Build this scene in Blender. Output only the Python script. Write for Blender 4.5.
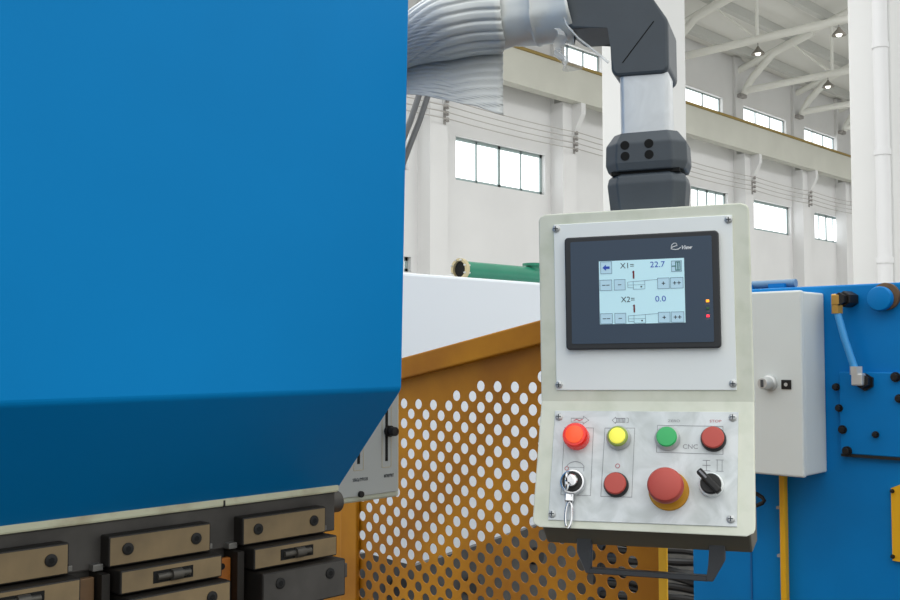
import bpy, bmesh, math, random
from mathutils import Vector as V, Matrix as M4
random.seed(4)
R = math.radians
C = bpy.context.scene.collection
for o in list(bpy.data.objects): bpy.data.objects.remove(o)

# ------------------------------------------------------------------ camera
EYE = 1.45
F = math.sqrt(990*1050 - 50*52)
cX = V((990, -50, -F)).normalized()
cY = V((-1050, -52, -F)); cY = (cY - cX*cY.dot(cX)).normalized()
cZ = cX.cross(cY)
cam = bpy.data.cameras.new('camera'); co = bpy.data.objects.new('camera', cam); C.objects.link(co)
rot = M4((cX, cY, cZ))
co.matrix_world = M4.Translation((0, 0, EYE)) @ rot.to_4x4()
cam.sensor_width = 36; cam.lens = 36*F/900; cam.clip_end = 300; cam.clip_start = .01
sc = bpy.context.scene; sc.camera = co

# ------------------------------------------------------------------ light
W = bpy.data.worlds.new('world'); sc.world = W; W.use_nodes = True
nt = W.node_tree; bg = nt.nodes['Background']
bg.inputs[1].default_value = 1.0
_tc = nt.nodes.new('ShaderNodeTexCoord'); _sp = nt.nodes.new('ShaderNodeSeparateXYZ'); _rm = nt.nodes.new('ShaderNodeValToRGB')
nt.links.new(_tc.outputs['Generated'], _sp.inputs[0]); nt.links.new(_sp.outputs['Z'], _rm.inputs[0]); nt.links.new(_rm.outputs[0], bg.inputs[0])
_rm.color_ramp.elements[0].position = 0; _rm.color_ramp.elements[0].color = (.50, .512, .505, 1)
_rm.color_ramp.elements[1].position = .8; _rm.color_ramp.elements[1].color = (1.42, 1.45, 1.42, 1)
def area(name, loc, rot_, sx, sy, power, col=(1, 1, 1)):
    l = bpy.data.lights.new(name, 'AREA'); l.shape = 'RECTANGLE'; l.size = sx; l.size_y = sy; l.energy = power; l.color = col
    o = bpy.data.objects.new(name, l); C.objects.link(o); o.location = loc; o.rotation_euler = rot_; return o
area('hall_fill', (26, 9, 9.6+EYE), (0, 0, 0), 50, 4, 1500)  # added fill light for the far hall; the roof has no opening here
vs = sc.view_settings
vs.view_transform = 'Standard'; vs.look = 'None'; vs.gamma = 1; vs.use_curve_mapping = False; vs.exposure = .45

# ------------------------------------------------------------------ pixel <-> place helpers (900x600 photograph)
def ray(px, py):
    c = V(((px-450)/F, (300-py)/F, -1)); return rot @ c
def at_X(px, py, x):
    r = ray(px, py); return r*(x/r.x) + V((0, 0, EYE))
def at_Y(px, py, y):
    r = ray(px, py); return r*(y/r.y) + V((0, 0, EYE))
def zz(z): return z + EYE
def XonY(px, y): return at_Y(px, 340, y).x
def YonX(px, x): return at_X(px, 340, x).y

# ------------------------------------------------------------------ materials
def mat(name, col, rough=.5, metal=0., noise=0., nscale=8., col2=None, bump=0., bscale=60., emit=0., coat=0., spec=.5, contrast=(.35, .65), dist=0.):
    m = bpy.data.materials.new(name); m.use_nodes = True
    n = m.node_tree.nodes; L = m.node_tree.links; b = n['Principled BSDF']
    b.inputs['Base Color'].default_value = (*col, 1); b.inputs['Roughness'].default_value = rough; b.inputs['Metallic'].default_value = metal
    b.inputs['Coat Weight'].default_value = coat; b.inputs['Specular IOR Level'].default_value = spec
    if emit:
        b.inputs['Emission Color'].default_value = (*col, 1); b.inputs['Emission Strength'].default_value = emit
    if noise or bump:
        tc = n.new('ShaderNodeTexCoord')
    if noise:
        t = n.new('ShaderNodeTexNoise'); t.inputs['Scale'].default_value = nscale; t.inputs['Detail'].default_value = 6; t.inputs['Distortion'].default_value = dist
        L.new(tc.outputs['Object'], t.inputs['Vector'])
        r = n.new('ShaderNodeValToRGB'); r.color_ramp.elements[0].position = contrast[0]; r.color_ramp.elements[1].position = contrast[1]
        c2 = col2 or tuple(c*(1-noise) for c in col)
        r.color_ramp.elements[0].color = (*c2, 1); r.color_ramp.elements[1].color = (*col, 1)
        L.new(t.outputs['Fac'], r.inputs['Fac']); L.new(r.outputs['Color'], b.inputs['Base Color'])
    if bump:
        t2 = n.new('ShaderNodeTexNoise'); t2.inputs['Scale'].default_value = bscale; t2.inputs['Detail'].default_value = 4
        L.new(tc.outputs['Object'], t2.inputs['Vector'])
        bp = n.new('ShaderNodeBump'); bp.inputs['Strength'].default_value = bump; bp.inputs['Distance'].default_value = .002
        L.new(t2.outputs['Fac'], bp.inputs['Height']); L.new(bp.outputs['Normal'], b.inputs['Normal'])
    return m
def srgb(r, g, b):
    f = lambda c: (c/255/12.92) if c/255 <= .04045 else ((c/255+.055)/1.055)**2.4
    return (f(r), f(g), f(b))
MT = dict(
    blue=mat('ram_blue_paint', srgb(0, 129, 198), .45, noise=.08, nscale=2.2, bump=.02, spec=.1),
    blue2=mat('machine_blue_paint', srgb(0, 122, 196), .45, noise=.12, nscale=5, bump=.05, spec=.2),
    dullblue=mat('dull_blue_bar', srgb(92, 130, 164), .5), scale=mat('scale_plate_shade_grey', srgb(172, 176, 175), .45), umber=mat('umber_box', srgb(112, 106, 90), .55, noise=.15, nscale=12), brown=mat('brown_worn', srgb(122, 92, 62), .6, noise=.3, nscale=40), hosegrey=mat('grey_hose', srgb(96, 97, 98), .4), bluehose=mat('blue_hose', srgb(60, 150, 215), .4),
    cream=mat('cream_paint', srgb(205, 210, 192), .5, noise=.1, nscale=9, bump=.05, bscale=200),
    creamworn=mat('cream_edge_worn', srgb(206, 206, 178), .55, noise=.5, nscale=14, col2=srgb(150, 130, 100), contrast=(.28, .5)),
    dirty=mat('cream_paint_scuffed', srgb(222, 224, 209), .5, noise=.1, nscale=26, col2=srgb(208, 212, 194), contrast=(.3, .55)),
    white=mat('white_plate', srgb(244, 248, 248), .4, noise=.03, nscale=6),
    silver=mat('brushed_plate', srgb(216, 220, 222), .4, .15, noise=.12, nscale=22, col2=srgb(190, 195, 195), contrast=(.35, .62), dist=1.2),
    bezel=mat('bezel_black', srgb(44, 46, 50), .5),
    navy=mat('bezel_slate_blue', srgb(54, 72, 92), .35),
    lcd=mat('lcd_backlit', srgb(178, 214, 224), .3, emit=.28),
    key=mat('lcd_key', srgb(166, 198, 214), .3, emit=.26),
    seamblue=mat('seam_dark_blue', srgb(0, 92, 158), .6), keyedge=mat('lcd_key_edge', srgb(110, 140, 160), .4),
    ink=mat('ink_dark', srgb(45, 52, 62), .6),
    inkblue=mat('ink_blue', srgb(40, 80, 190), .5),
    inkred=mat('ink_dark_red', srgb(120, 28, 36), .5),
    inkteal=mat('ink_teal', srgb(70, 130, 125), .5),
    inkgrey=mat('ink_grey', srgb(132, 132, 138), .6),
    inkpink=mat('ink_pink', srgb(190, 90, 100), .6),
    inkwhite=mat('ink_white', srgb(235, 238, 242), .5),
    ledo=mat('led_orange', srgb(255, 150, 30), .3, emit=1.2), ledg=mat('led_green_off', srgb(50, 95, 60), .4), ledr=mat('led_red', srgb(255, 50, 70), .3, emit=1.0),
    steel=mat('steel_screw', srgb(196, 198, 198), .35, .4), chrome=mat('chrome', srgb(215, 215, 218), .16, 1.),
    darksteel=mat('dark_steel', srgb(80, 77, 74), .5, .3, noise=.35, nscale=18, bump=.1),
    clamp=mat('oiled_clamp_steel', srgb(142, 122, 90), .5, .2, noise=.4, nscale=17, col2=srgb(112, 96, 72), contrast=(.3, .7), bump=.08),
    bolt=mat('black_oxide_bolt', srgb(34, 33, 33), .45, .4),
    black=mat('black_rubber', srgb(22, 22, 23), .55), hollow=mat('black_recess', srgb(9, 9, 9), .9),
    handle=mat('handle_black', srgb(66, 68, 72), .4),
    grey=mat('joint_dark_grey', srgb(68, 76, 84), .48, noise=.1, nscale=20, bump=.06, bscale=300),
    alu=mat('tube_aluminium', srgb(214, 218, 222), .35, .35, noise=.12, nscale=18, dist=2),
    foil=mat('silver_wrap', srgb(224, 227, 226), .4, .15, noise=.12, nscale=9, bump=.12, bscale=30),
    yellow=mat('yellow_guard_paint', srgb(186, 124, 6), .5, noise=.15, nscale=5, col2=srgb(154, 96, 6), bump=.05, spec=.25),
    yellow2=mat('yellow_bright_paint', srgb(226, 170, 20), .5),
    orange=mat('orange_rusty', srgb(190, 110, 30), .6, noise=.5, nscale=30),
    redlens=mat('red_lens_lit', srgb(232, 34, 22), .25, emit=.12, coat=.3), redcore=mat('red_lens_core', srgb(250, 84, 36), .3, emit=.3),
    yellens=mat('yellow_lens', srgb(246, 238, 84), .3, emit=.2), yelring=mat('yellow_green_ring', srgb(150, 172, 80), .35),
    greenlens=mat('green_lens', srgb(44, 172, 96), .3, emit=.06), redcap=mat('red_cap', srgb(192, 78, 68), .5),
    estop=mat('estop_red', srgb(186, 74, 64), .5), estopring=mat('estop_yellow_ring', srgb(206, 148, 26), .5, noise=.2, nscale=40),
    wall=mat('wall_whitewash', srgb(222, 222, 222), .85, noise=.05, nscale=.6, bump=.02, bscale=3),
    roof=mat('roof_sheet', srgb(226, 226, 222), .8), truss=mat('truss_white_paint', srgb(232, 232, 226), .6), purlin=mat('purlin_grey', srgb(196, 197, 193), .8),
    beam=mat('crane_beam_paint', srgb(200, 200, 190), .7, noise=.08, nscale=.8), rail=mat('rail_rust_yellow', srgb(150, 128, 70), .8),
    floor=mat('concrete_floor', srgb(182, 180, 174), .7, noise=.15, nscale=1.5), bouncecut=mat('bounce_cut_floor', srgb(48, 46, 44), .7, noise=.2, nscale=3),
    frame=mat('window_frame_grey_green', srgb(150, 166, 166), .6),
    green=mat('green_pipe_paint', srgb(30, 124, 96), .4, noise=.1, nscale=12), gold=mat('flange_machined', srgb(190, 176, 140), .4, .4),
    housing=mat('white_housing_paint', srgb(226, 231, 238), .45), wire=mat('wire_grey', srgb(172, 168, 164), .6), ins=mat('insulator_grey', srgb(158, 155, 152), .6), slotsteel=mat('dull_steel', srgb(120, 118, 114), .45, .5), screwdark=mat('dull_screw', srgb(84, 80, 74), .45, .5),
    brass=mat('brass', srgb(190, 150, 80), .3, .8), lampshade=mat('lamp_shade_grey', srgb(120, 116, 108), .5), pipe=mat('downpipe_white', srgb(222, 222, 224), .5),
    cab=mat('cabinet_paint', srgb(212, 218, 218), .45, noise=.04, nscale=8, bump=.04, bscale=250),
)
def bulb():
    m = bpy.data.materials.new('lamp_glow'); m.use_nodes = True; b = m.node_tree.nodes['Principled BSDF']
    b.inputs['Emission Color'].default_value = (1, .98, .92, 1); b.inputs['Emission Strength'].default_value = 1.6; return m
MT['bulb'] = bulb()
def daylight():
    m = bpy.data.materials.new('bright_daylight_glass'); m.use_nodes = True; b = m.node_tree.nodes['Principled BSDF']
    b.inputs['Base Color'].default_value = (.9, .93, .95, 1); b.inputs['Roughness'].default_value = .3
    b.inputs['Emission Color'].default_value = (.95, .98, 1, 1); b.inputs['Emission Strength'].default_value = 1.3; return m
MT['pane'] = daylight()
def film():
    m = bpy.data.materials.new('clear_film'); m.use_nodes = True; n = m.node_tree.nodes; L = m.node_tree.links
    b = n['Principled BSDF']; b.inputs['Base Color'].default_value = (.85, .87, .88, 1); b.inputs['Roughness'].default_value = .2
    t = n.new('ShaderNodeBsdfTransparent'); mx = n.new('ShaderNodeMixShader'); mx.inputs[0].default_value = .42
    L.new(t.outputs[0], mx.inputs[1]); L.new(b.outputs[0], mx.inputs[2]); L.new(mx.outputs[0], n['Material Output'].inputs[0]); return m
MT['film'] = film()

# ------------------------------------------------------------------ mesh helpers
I4 = M4.Identity(4)
class B:
    """collects shapes in a local frame; build() links them as one mesh object"""
    def __init__(s, fr=I4): s.bm = bmesh.new(); s.fr = fr
    def _t(s, vs, m): bmesh.ops.transform(s.bm, matrix=m, verts=vs)
    def box(s, x0, x1, y0, y1, z0, z1, bev=0, seg=2, edges=None, m=I4):
        r = bmesh.ops.create_cube(s.bm, size=1); vs = r['verts']
        s._t(vs, m @ M4.Translation(((x0+x1)/2, (y0+y1)/2, (z0+z1)/2)) @ M4.Diagonal((abs(x1-x0), abs(y1-y0), abs(z1-z0), 1)))
        if bev:
            es = list({e for v in vs for e in v.link_edges})
            if edges: es = [e for e in es if edges(e)]
            bmesh.ops.bevel(s.bm, geom=es, offset=bev, segments=seg, profile=.5, affect='EDGES')
        return s
    def prism(s, pts, ext, bev=0, seg=2):
        ext = V(ext); a = [s.bm.verts.new(V(p)) for p in pts]; b = [s.bm.verts.new(V(p)+ext) for p in pts]; n = len(pts)
        s.bm.faces.new(a); s.bm.faces.new(b[::-1])
        for i in range(n): s.bm.faces.new((a[i], b[i], b[(i+1) % n], a[(i+1) % n]))
        if bev:
            es = list({e for v in a+b for e in v.link_edges}); bmesh.ops.bevel(s.bm, geom=es, offset=bev, segments=seg, profile=.5, affect='EDGES')
        return s
    def cyl(s, p0, p1, r0, r1=None, n=24, bev=0):
        p0 = V(p0); p1 = V(p1); r1 = r0 if r1 is None else r1; d = p1-p0
        q = d.to_track_quat('Z', 'Y').to_matrix().to_4x4()
        r = bmesh.ops.create_cone(s.bm, cap_ends=True, segments=n, radius1=r0, radius2=r1, depth=d.length); vs = r['verts']
        s._t(vs, M4.Translation((p0+p1)/2) @ q)
        if bev:
            es = list({e for v in vs for e in v.link_edges if len(e.link_faces) == 2 and any(len(f.verts) > 4 for f in e.link_faces)})
            bmesh.ops.bevel(s.bm, geom=es, offset=bev, segments=2, profile=.5, affect='EDGES')
        return s
    def lathe(s, prof, o=(0, 0, 0), n=32, m=I4):
        """prof: (r, z) pairs turned round the local z axis at o"""
        T = m @ M4.Translation(o); rings = []
        for r, z in prof:
            rings.append([s.bm.verts.new(T @ V((r*math.cos(2*math.pi*k/n), r*math.sin(2*math.pi*k/n), z))) for k in range(n)])
        for a, b in zip(rings, rings[1:]):
            for k in range(n): s.bm.faces.new((a[k], a[(k+1) % n], b[(k+1) % n], b[k]))
        s.bm.faces.new(rings[0][::-1]); s.bm.faces.new(rings[-1]); return s
    def tube(s, path, r, n=12):
        path = [V(p) for p in path]; rings = []; up = None
        for i, p in enumerate(path):
            t = (path[min(i+1, len(path)-1)] - path[max(i-1, 0)]).normalized()
            if up is None: up = t.orthogonal().normalized()
            up = (up - t*up.dot(t)).normalized(); sd = t.cross(up)
            rr = r[i] if isinstance(r, (list, tuple)) else r
            rings.append([s.bm.verts.new(p + (up*math.cos(2*math.pi*k/n) + sd*math.sin(2*math.pi*k/n))*rr) for k in range(n)])
        for a, b in zip(rings, rings[1:]):
            for k in range(n): s.bm.faces.new((a[k], a[(k+1) % n], b[(k+1) % n], b[k]))
        s.bm.faces.new(rings[0][::-1]); s.bm.faces.new(rings[-1]); return s
    def text(s, body, x, y, size, z=.0006, shear=0., sx=1., align='CENTER', bold=0., m=I4):
        cu = bpy.data.curves.new('t', 'FONT'); cu.body = body; cu.size = size; cu.shear = shear; cu.align_x = align; cu.align_y = 'CENTER'; cu.offset = bold; cu.resolution_u = 3
        ob = bpy.data.objects.new('t', cu); me = bpy.data.meshes.new_from_object(ob)
        n0 = len(s.bm.verts); s.bm.from_mesh(me); s.bm.verts.ensure_lookup_table()
        s._t(s.bm.verts[n0:], m @ M4.Translation((x, y, z)) @ M4.Diagonal((sx, 1, 1, 1)))
        bpy.data.objects.remove(ob); bpy.data.curves.remove(cu); bpy.data.meshes.remove(me); return s
    def strip(s, pts, w, z=.0005, t=.0003, closed=False, m=I4):
        """thin printed or raised line through 2-D points"""
        pts = [V((p[0], p[1], 0)) for p in pts]
        if closed: pts = pts + [pts[0]]
        for a, b in zip(pts, pts[1:]):
            d = (b-a).normalized(); nn = V((-d.y, d.x, 0))*w/2; a2 = a-d*w/2; b2 = b+d*w/2
            q = [a2+nn, a2-nn, b2-nn, b2+nn]
            lo = [s.bm.verts.new(m @ V((p.x, p.y, z-t))) for p in q]; hi = [s.bm.verts.new(m @ V((p.x, p.y, z))) for p in q]
            s.bm.faces.new(hi); s.bm.faces.new(lo[::-1])
            for i in range(4): s.bm.faces.new((lo[i], lo[(i+1) % 4], hi[(i+1) % 4], hi[i]))
        return s
    def build(s, name, m, parent=None, label=None, smooth=False, kind=None, recalc=True):
        bm = s.bm; bmesh.ops.transform(bm, matrix=s.fr, verts=bm.verts)
        if recalc: bmesh.ops.recalc_face_normals(bm, faces=bm.faces)
        lo = V([min(v.co[i] for v in bm.verts) for i in range(3)]); hi = V([max(v.co[i] for v in bm.verts) for i in range(3)])
        c = (lo+hi)/2; bmesh.ops.translate(bm, vec=-c, verts=bm.verts)
        me = bpy.data.meshes.new(name); bm.to_mesh(me); bm.free(); me.materials.append(MT[m] if isinstance(m, str) else m)
        if smooth:
            for p in me.polygons: p.use_smooth = True
            try: me.set_sharp_from_angle(angle=R(35))
            except Exception: pass
        o = bpy.data.objects.new(name, me); C.objects.link(o)
        o.location = c - (parent['_w'] if parent else V((0, 0, 0)))
        if parent: o.parent = parent['o']
        if label: o['label'] = label
        if kind: o['kind'] = kind
        return dict(o=o, _w=c)
def thing(name, label, cat, loc, group=None):
    o = bpy.data.objects.new(name, None); C.objects.link(o); o.location = loc; o.empty_display_size = .05
    o['label'] = label; o['category'] = cat
    if group: o['group'] = group
    return dict(o=o, _w=V(loc))
def tag(d, label, cat, group=None):
    d['o']['label'] = label; d['o']['category'] = cat
    if group: d['o']['group'] = group
    return d
def struct(d): d['o']['kind'] = 'structure'; return d

# ================================================================== THE HALL
YW = 18.0
WX0, WX1 = 8.0, 56.0
ZT = zz(10.62)
lower = [(404, 411, 1.93, 2.30), (392, 408.5, 4.42, 5.57), (456, 546, 4.40, 5.55), (693, 730, 4.45, 5.6), (756, 793, 4.47, 5.6), (817, 845, 4.5, 5.62)]
upper = [(556, 604, 7.7, 8.98), (672, 726, 7.7, 8.98), (747, 790, 7.7, 8.98), (808, 840, 7.7, 8.98)]
wins = []
for a, b, z0, z1 in lower+upper: wins.append((XonY(a, YW), XonY(b, YW), zz(z0), zz(z1)))
# the back wall with its window openings
xs = sorted({WX0, WX1} | {w[0] for w in wins} | {w[1] for w in wins}); zs = sorted({0.0, ZT} | {w[2] for w in wins} | {w[3] for w in wins})
b = B()
for x0, x1 in zip(xs, xs[1:]):
    run = None
    for z0, z1 in zip(zs, zs[1:]):
        cx, cz = (x0+x1)/2, (z0+z1)/2
        hole = any(w[0] < cx < w[1] and w[2] < cz < w[3] for w in wins)
        if not hole: run = (run[0], z1) if run else (z0, z1)
        if (hole or z1 == zs[-1]) and run: b.box(x0, x1, YW, YW+.3, *run); run = None
struct(b.build('wall_back', 'wall'))
struct(B().box(WX1, WX1+.3, -2, YW+.3, 0, 15).build('wall_right', 'wall'))
struct(B().box(-12, WX1, -14, YW, -.2, 0).build('floor', 'floor'))
struct(B().box(-9, 2.6, -9, 2.0, .0005, .006).build('trim_8', 'bouncecut'))  # added unseen dark sheet, cuts floor bounce onto ram and clamps
for i, (x0, x1, z0, z1) in enumerate(wins):
    f = B(); t = .09 if i < 6 else .05
    f.box(x0, x1, YW+.12, YW+.2, z0, z0+t).box(x0, x1, YW+.12, YW+.2, z1-t, z1).box(x0, x0+t, YW+.12, YW+.2, z0, z1).box(x1-t, x1, YW+.12, YW+.2, z0, z1)
    w = x1-x0; n = 1 if w < .6 or i == 4 else (4 if i in (2, 3, 5) else 3)
    for k in range(1, n):
        xm = x0+w*k/n; tt = .05 if (n == 4 and k == 2) else .028
        f.box(xm-tt, xm+tt, YW+.12, YW+.2, z0, z1)
    fd = struct(f.build('window_%d' % (i+1), 'frame'))
    B().box(x0+.02, x1-.02, YW+.15, YW+.165, z0+.02, z1-.02).build('pane', 'pane', fd)
# piers with haunches under the crane beam
PX = [18.0, 23.28, 28.5, 33.8, 38.4, 42.4, 47.2]
ZB0, ZB1 = zz(7.03), zz(7.98)
for i, x in enumerate(PX):
    yf = YW-.45
    pr = [(x-.62, YW, 0), (x-.62, yf, 0), (x-.62, yf, ZB0), (x-.62, YW, ZB0)]
    br = [(x-.2, yf, ZB0-.95), (x-.2, yf-.34, ZB0-.30), (x-.2, yf-.34, ZB0), (x-.2, yf, ZB0)]
    b = B().prism(pr, (.62, 0, 0)).prism(br, (.2, 0, 0)); b.box(x-.6, x-.1, YW-.12, YW, ZB0, ZT)
    struct(b.build('trim_%d' % (i+1), 'wall'))
# crane beam on the haunches
cb = thing('crane_beam', 'long pale crane runway beam crossing the hall wall on haunched piers', 'beam', (30, YW-.6, ZB0))
B().box(WX0, WX1-.1, YW-.79, YW-.47, ZB0+.002, ZB1).build('girder', 'beam', cb)
B().box(WX0, WX1-.1, YW-.84, YW-.42, ZB1, ZB1+.05).box(WX0, WX1-.1, YW-.66, YW-.58, ZB1+.05, ZB1+.16).build('rail', 'rail', cb, 'rusty yellow rail')
# wires and insulators
for i, x in enumerate(PX[:2]+PX[3:5]):
    for_lab = ['the wall pier next to the blue ram', 'the wall pier just left of the grey arm', 'the wall pier just right of the control box', 'the wall pier nearest the far right column'][i]
    r = thing('insulator_rack', 'grey wire insulators on '+for_lab, 'insulator', (x-.15, YW-.5, zz(5.6)), 'insulator racks on the wall piers')
    xx = x-.12; yy = YW-.47
    B().box(xx-.04, xx+.04, yy, yy+.018, zz(5.62), zz(6.32)).build('bracket', 'ins', r)
    for k in range(4):
        z = zz(5.72+.16*k); B().lathe([(.03, 0), (.05, .02), (.035, .05), (.05, .08), (.03, .11)], (xx, yy-.09, z-.055), 12).cyl((xx, yy-.09, z), (xx, yy, z), .02, n=8).build('insulator', 'ins', r)
for k in range(4):
    z = zz(5.72+.16*k); pts = []
    pts.append((WX0+.2, YW-.64, z))
    for x in PX: pts += [(x-.12, YW-.64, z)]
    b = B()
    full = []
    for p, q in zip(pts, pts[1:]):
        for s in range(6):
            u = s/6; full.append((p[0]+(q[0]-p[0])*u, p[1], p[2]-.05*4*u*(1-u)))
    full.append(pts[-1])
    tag(b.tube(full, .012, 6).build('power_wire', 'wire'), ['lowest of the four grey wires strung along the hall wall', 'second lowest grey wire strung along the hall wall', 'second highest grey wire strung along the hall wall', 'topmost of the four grey wires strung along the hall wall'][k], 'wire', 'wires strung along the hall wall')
# roof: sheet, purlins, trusses
def zr(y): return zz(10.02+.30*(YW-y))          # rafter underside
YR = -1.0
rf = B().prism([(WX0, YW+.3, zr(YW+.3)+.62), (WX0, YR, zr(YR)+.62), (WX0, YR, zr(YR)+.7), (WX0, YW+.3, zr(YW+.3)+.7)], (WX1-WX0, 0, 0))
rfd = struct(rf.build('ceiling', 'roof'))
for k in range(13):
    y = YW-.5-k*1.35
    B().prism([(WX0, y, zr(y)+.32), (WX0, y-.16, zr(y)+.36), (WX0, y-.16, zr(y)+.66), (WX0, y, zr(y)+.62)], (WX1-WX0, 0, 0)).build('purlin', 'purlin', rfd)
def tube2(bd, p, q, r): bd.cyl(p, q, r, n=12)
tl = {28.5: 'white tubular roof truss crossing from the white column toward the upper right', 33.8: 'white roof truss with curved haunch, middle one of those right of the white column', 38.4: 'white roof truss lower right, its chord ending at the far pipe column', 42.4: 'farthest white roof truss, just peeking beside the far pipe column', 23.28: 'nearest white roof truss, mostly hidden by the grey arm elbow'}
for x, lab in tl.items():
    xc = x-.3; t = thing('roof_truss', lab, 'truss', (xc, YW, zz(9.4)), 'white roof trusses of the hall'); zc = zz(9.38); ye = 2.0
    B().cyl((xc, YW-.35, zc), (xc, ye, zc), .12, n=14).build('bottom_chord', 'truss', t, smooth=True)
    B().cyl((xc, YW, zr(YW)+.12), (xc, ye, zr(ye)+.12), .12, n=14).build('rafter', 'truss', t, smooth=True)
    B().tube([(xc, YW-.3, zc-.12), (xc, YW-.40, zc+.12), (xc, YW-.62, zc+.42), (xc, YW-1.45, zc+1.15), (xc, YW-2.9, zr(YW-2.9)+.05)], .13, 14).build('haunch', 'truss', t, smooth=True)
    B().box(xc-.2, xc+.2, YW-.3, YW, zc-.24, zc-.12).build('bearing', 'ins', t)
    y = YW-3.55
    while y > ye:
        B().cyl((xc, y, zc), (xc, y, zr(y)+.1), .055, n=10).build('web', 'truss', t, smooth=True)
        B().cyl((xc, y, zc), (xc, y+1.45, zr(y+1.45)+.1), .04, n=10).build('web', 'truss', t, smooth=True)
        y -= 3.4
def lamp(px, py, X, lab):
    p = at_X(px, py, X); t = thing('high_bay_lamp', lab, 'lamp', p, 'high bay lamps hanging from the trusses'); top = zz(9.25)
    B().lathe([(.03, .2), (.06, .14), (.17, .02), (.2, -.04), (.18, -.04), (.05, .12)], p, 20).build('shade', 'lampshade', t, smooth=True)
    B().lathe([(.02, .1), (.07, .04), (.09, -.02), (.06, -.07), (.02, -.08)], p, 16).build('bulb', 'bulb', t, smooth=True)
    B().cyl((p.x, p.y, p.z+.17), (p.x, p.y, max(top, p.z+.3)), .018, n=8).build('stem', 'ins', t)
lamp(758, 53, 28.2, 'small lit lamp hanging from the nearer truss, left of the other two')
lamp(839, 34, 28.2, 'small lit lamp at upper right, close to the far pipe column')
lamp(828, 86, 33.5, 'lowest of the three small lit roof lamps')
# free-standing columns
def column(X0, X1, Y0, Y1, lab):
    t = thing('hall_column', lab, 'column', ((X0+X1)/2, (Y0+Y1)/2, 0))
    B().box(X0, X1, Y0, Y1, 0, 12.9, .03, 2).build('shaft', 'wall', t)
    B().box(X0-.05, X1+.05, Y0-.05, Y1+.05, 0, .35, .02).build('plinth', 'wall', t)
column(8.28, 9.07, 5.43, 5.93, 'broad white hall column standing behind the aluminium tube')
column(14.36, 15.2, 5.36, 5.96, 'white hall column at right edge with a round pipe down it')
t = thing('downpipe', 'round white pipe running down the right hall column', 'pipe', (14.22, 5.46, 0))
B().cyl((14.2, 5.44, 0), (14.2, 5.44, 12.8), .1, n=20).build('pipe', 'pipe', t, smooth=True)
for z in (zz(1.2), zz(2.7), zz(4.2), zz(5.6)): B().cyl((14.2, 5.44, z), (14.2, 5.44, z+.08), .112, n=20).build('collar', 'pipe', t, smooth=True)

# ================================================================== WHITE HOUSING, GREEN PIPE, DARK BED BEHIND THE GUARD
YH = 3.0
a = at_Y(401, 273, YH); zt = zz(.318)
hx0, hx1 = 2.35, 5.6
B0 = at_Y(420, 566, YH).z
h = tag(B().box(hx0, hx1, YH, YH+1.1, .0, zt, .012, 2).build('machine_housing', 'housing'), 'long plain white machine housing behind the yellow perforated guard', 'housing')
pb = thing('green_pipe', 'green pipe with bolted flange lying on the white housing', 'pipe', (3.6, 3.5, zt))
yy = YH+.42; zp = at_Y(480, 262.5, yy).z-.042
xa = XonY(462, yy); xb = 5.3
B().lathe([(.042, 0), (.042, xb-xa)], (0, 0, 0), 32, M4.Translation((xa, yy, zp)) @ M4.Rotation(R(90), 4, 'Y')).build('barrel', 'green', pb, smooth=True)
fm = M4.Translation((xa-.022, yy, zp)) @ M4.Rotation(R(90), 4, 'Y')
g = B()
for k in range(32):
    a0, a1 = 2*math.pi*k/32, 2*math.pi*(k+1)/32
    q = []
    for aa in (a0, a1):
        for r_, zq in ((.041, 0), (.054, 0), (.054, .022), (.041, .022)): q.append(fm @ V((r_*math.cos(aa), r_*math.sin(aa), zq)))
    vsx = [g.bm.verts.new(p) for p in q]
    for i in range(4): g.bm.faces.new((vsx[i], vsx[(i+1) % 4], vsx[4+(i+1) % 4], vsx[4+i]))
bmesh.ops.remove_doubles(g.bm, verts=g.bm.verts, dist=1e-5)
fl = g.build('flange', 'gold', pb, 'bare metal flange ring', smooth=True)
B().cyl((xa-.006, yy, zp), (xa-.002, yy, zp), .0415).build('bore', 'hollow', pb)
for k in range(8):
    aa = 2*math.pi*(k+.5)/8; p = fm @ V((.0482*math.cos(aa), .0482*math.sin(aa), 0))
    B().cyl(p-V((.010, 0, 0)), p+V((.032, 0, 0)), .0045, n=6).build('flange_bolt', 'steel', fl)
xf = XonY(520, yy); xf2 = XonY(533, yy)
B().cyl((xf2, yy, zp+.02), (xf2, yy, zp+.052), .036, n=28).cyl((xf2, yy, zp+.048), (xf2, yy, zp+.062), .054, n=28).build('branch', 'green', pb, smooth=True)
p0 = at_Y(404, 270, yy-.1); p1 = at_Y(452, 268, yy-.1)
tag(B().tube([(p0.x, p0.y, zt+.014), (p0.x+.2, p0.y, zt+.014), (p1.x-.06, p1.y, zt+.018), (p1.x+.0, p1.y, zt+.026)], [.007, .008, .012, .018], 10).build('metal_rod', 'steel', smooth=True), 'thin silver rod lying in front of the open green flange', 'rod')
# dark bed seen through the lower holes
bd = thing('machine_bed', 'dark steel bed with sloping top behind the lower guard holes', 'machine', (2.5, 2.2, 0))
q0 = at_Y(366, 553, 2.3); q1 = at_Y(415, 566, 2.3); q2 = at_Y(545, 523, 2.3)
B().prism([(q0.x-.5, 2.3, 0), (q2.x+1.1, 2.3, 0), (q2.x+1.1, 2.3, q2.z+.06), (q2.x, 2.3, q2.z), (q1.x, 2.3, q1.z), (q0.x, 2.3, q0.z), (q0.x-.5, 2.3, q0.z+.02)], (0, .02, 0)).build('bed_plate', 'darksteel', bd)
for k in range(6):
    x = q0.x+.12+.33*k; B().cyl((x, 2.28, q0.z-.12-.05*(k % 2)), (x, 2.31, q0.z-.12-.05*(k % 2)), .03, n=12).build('bed_bolt', 'bolt', bd)

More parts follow.
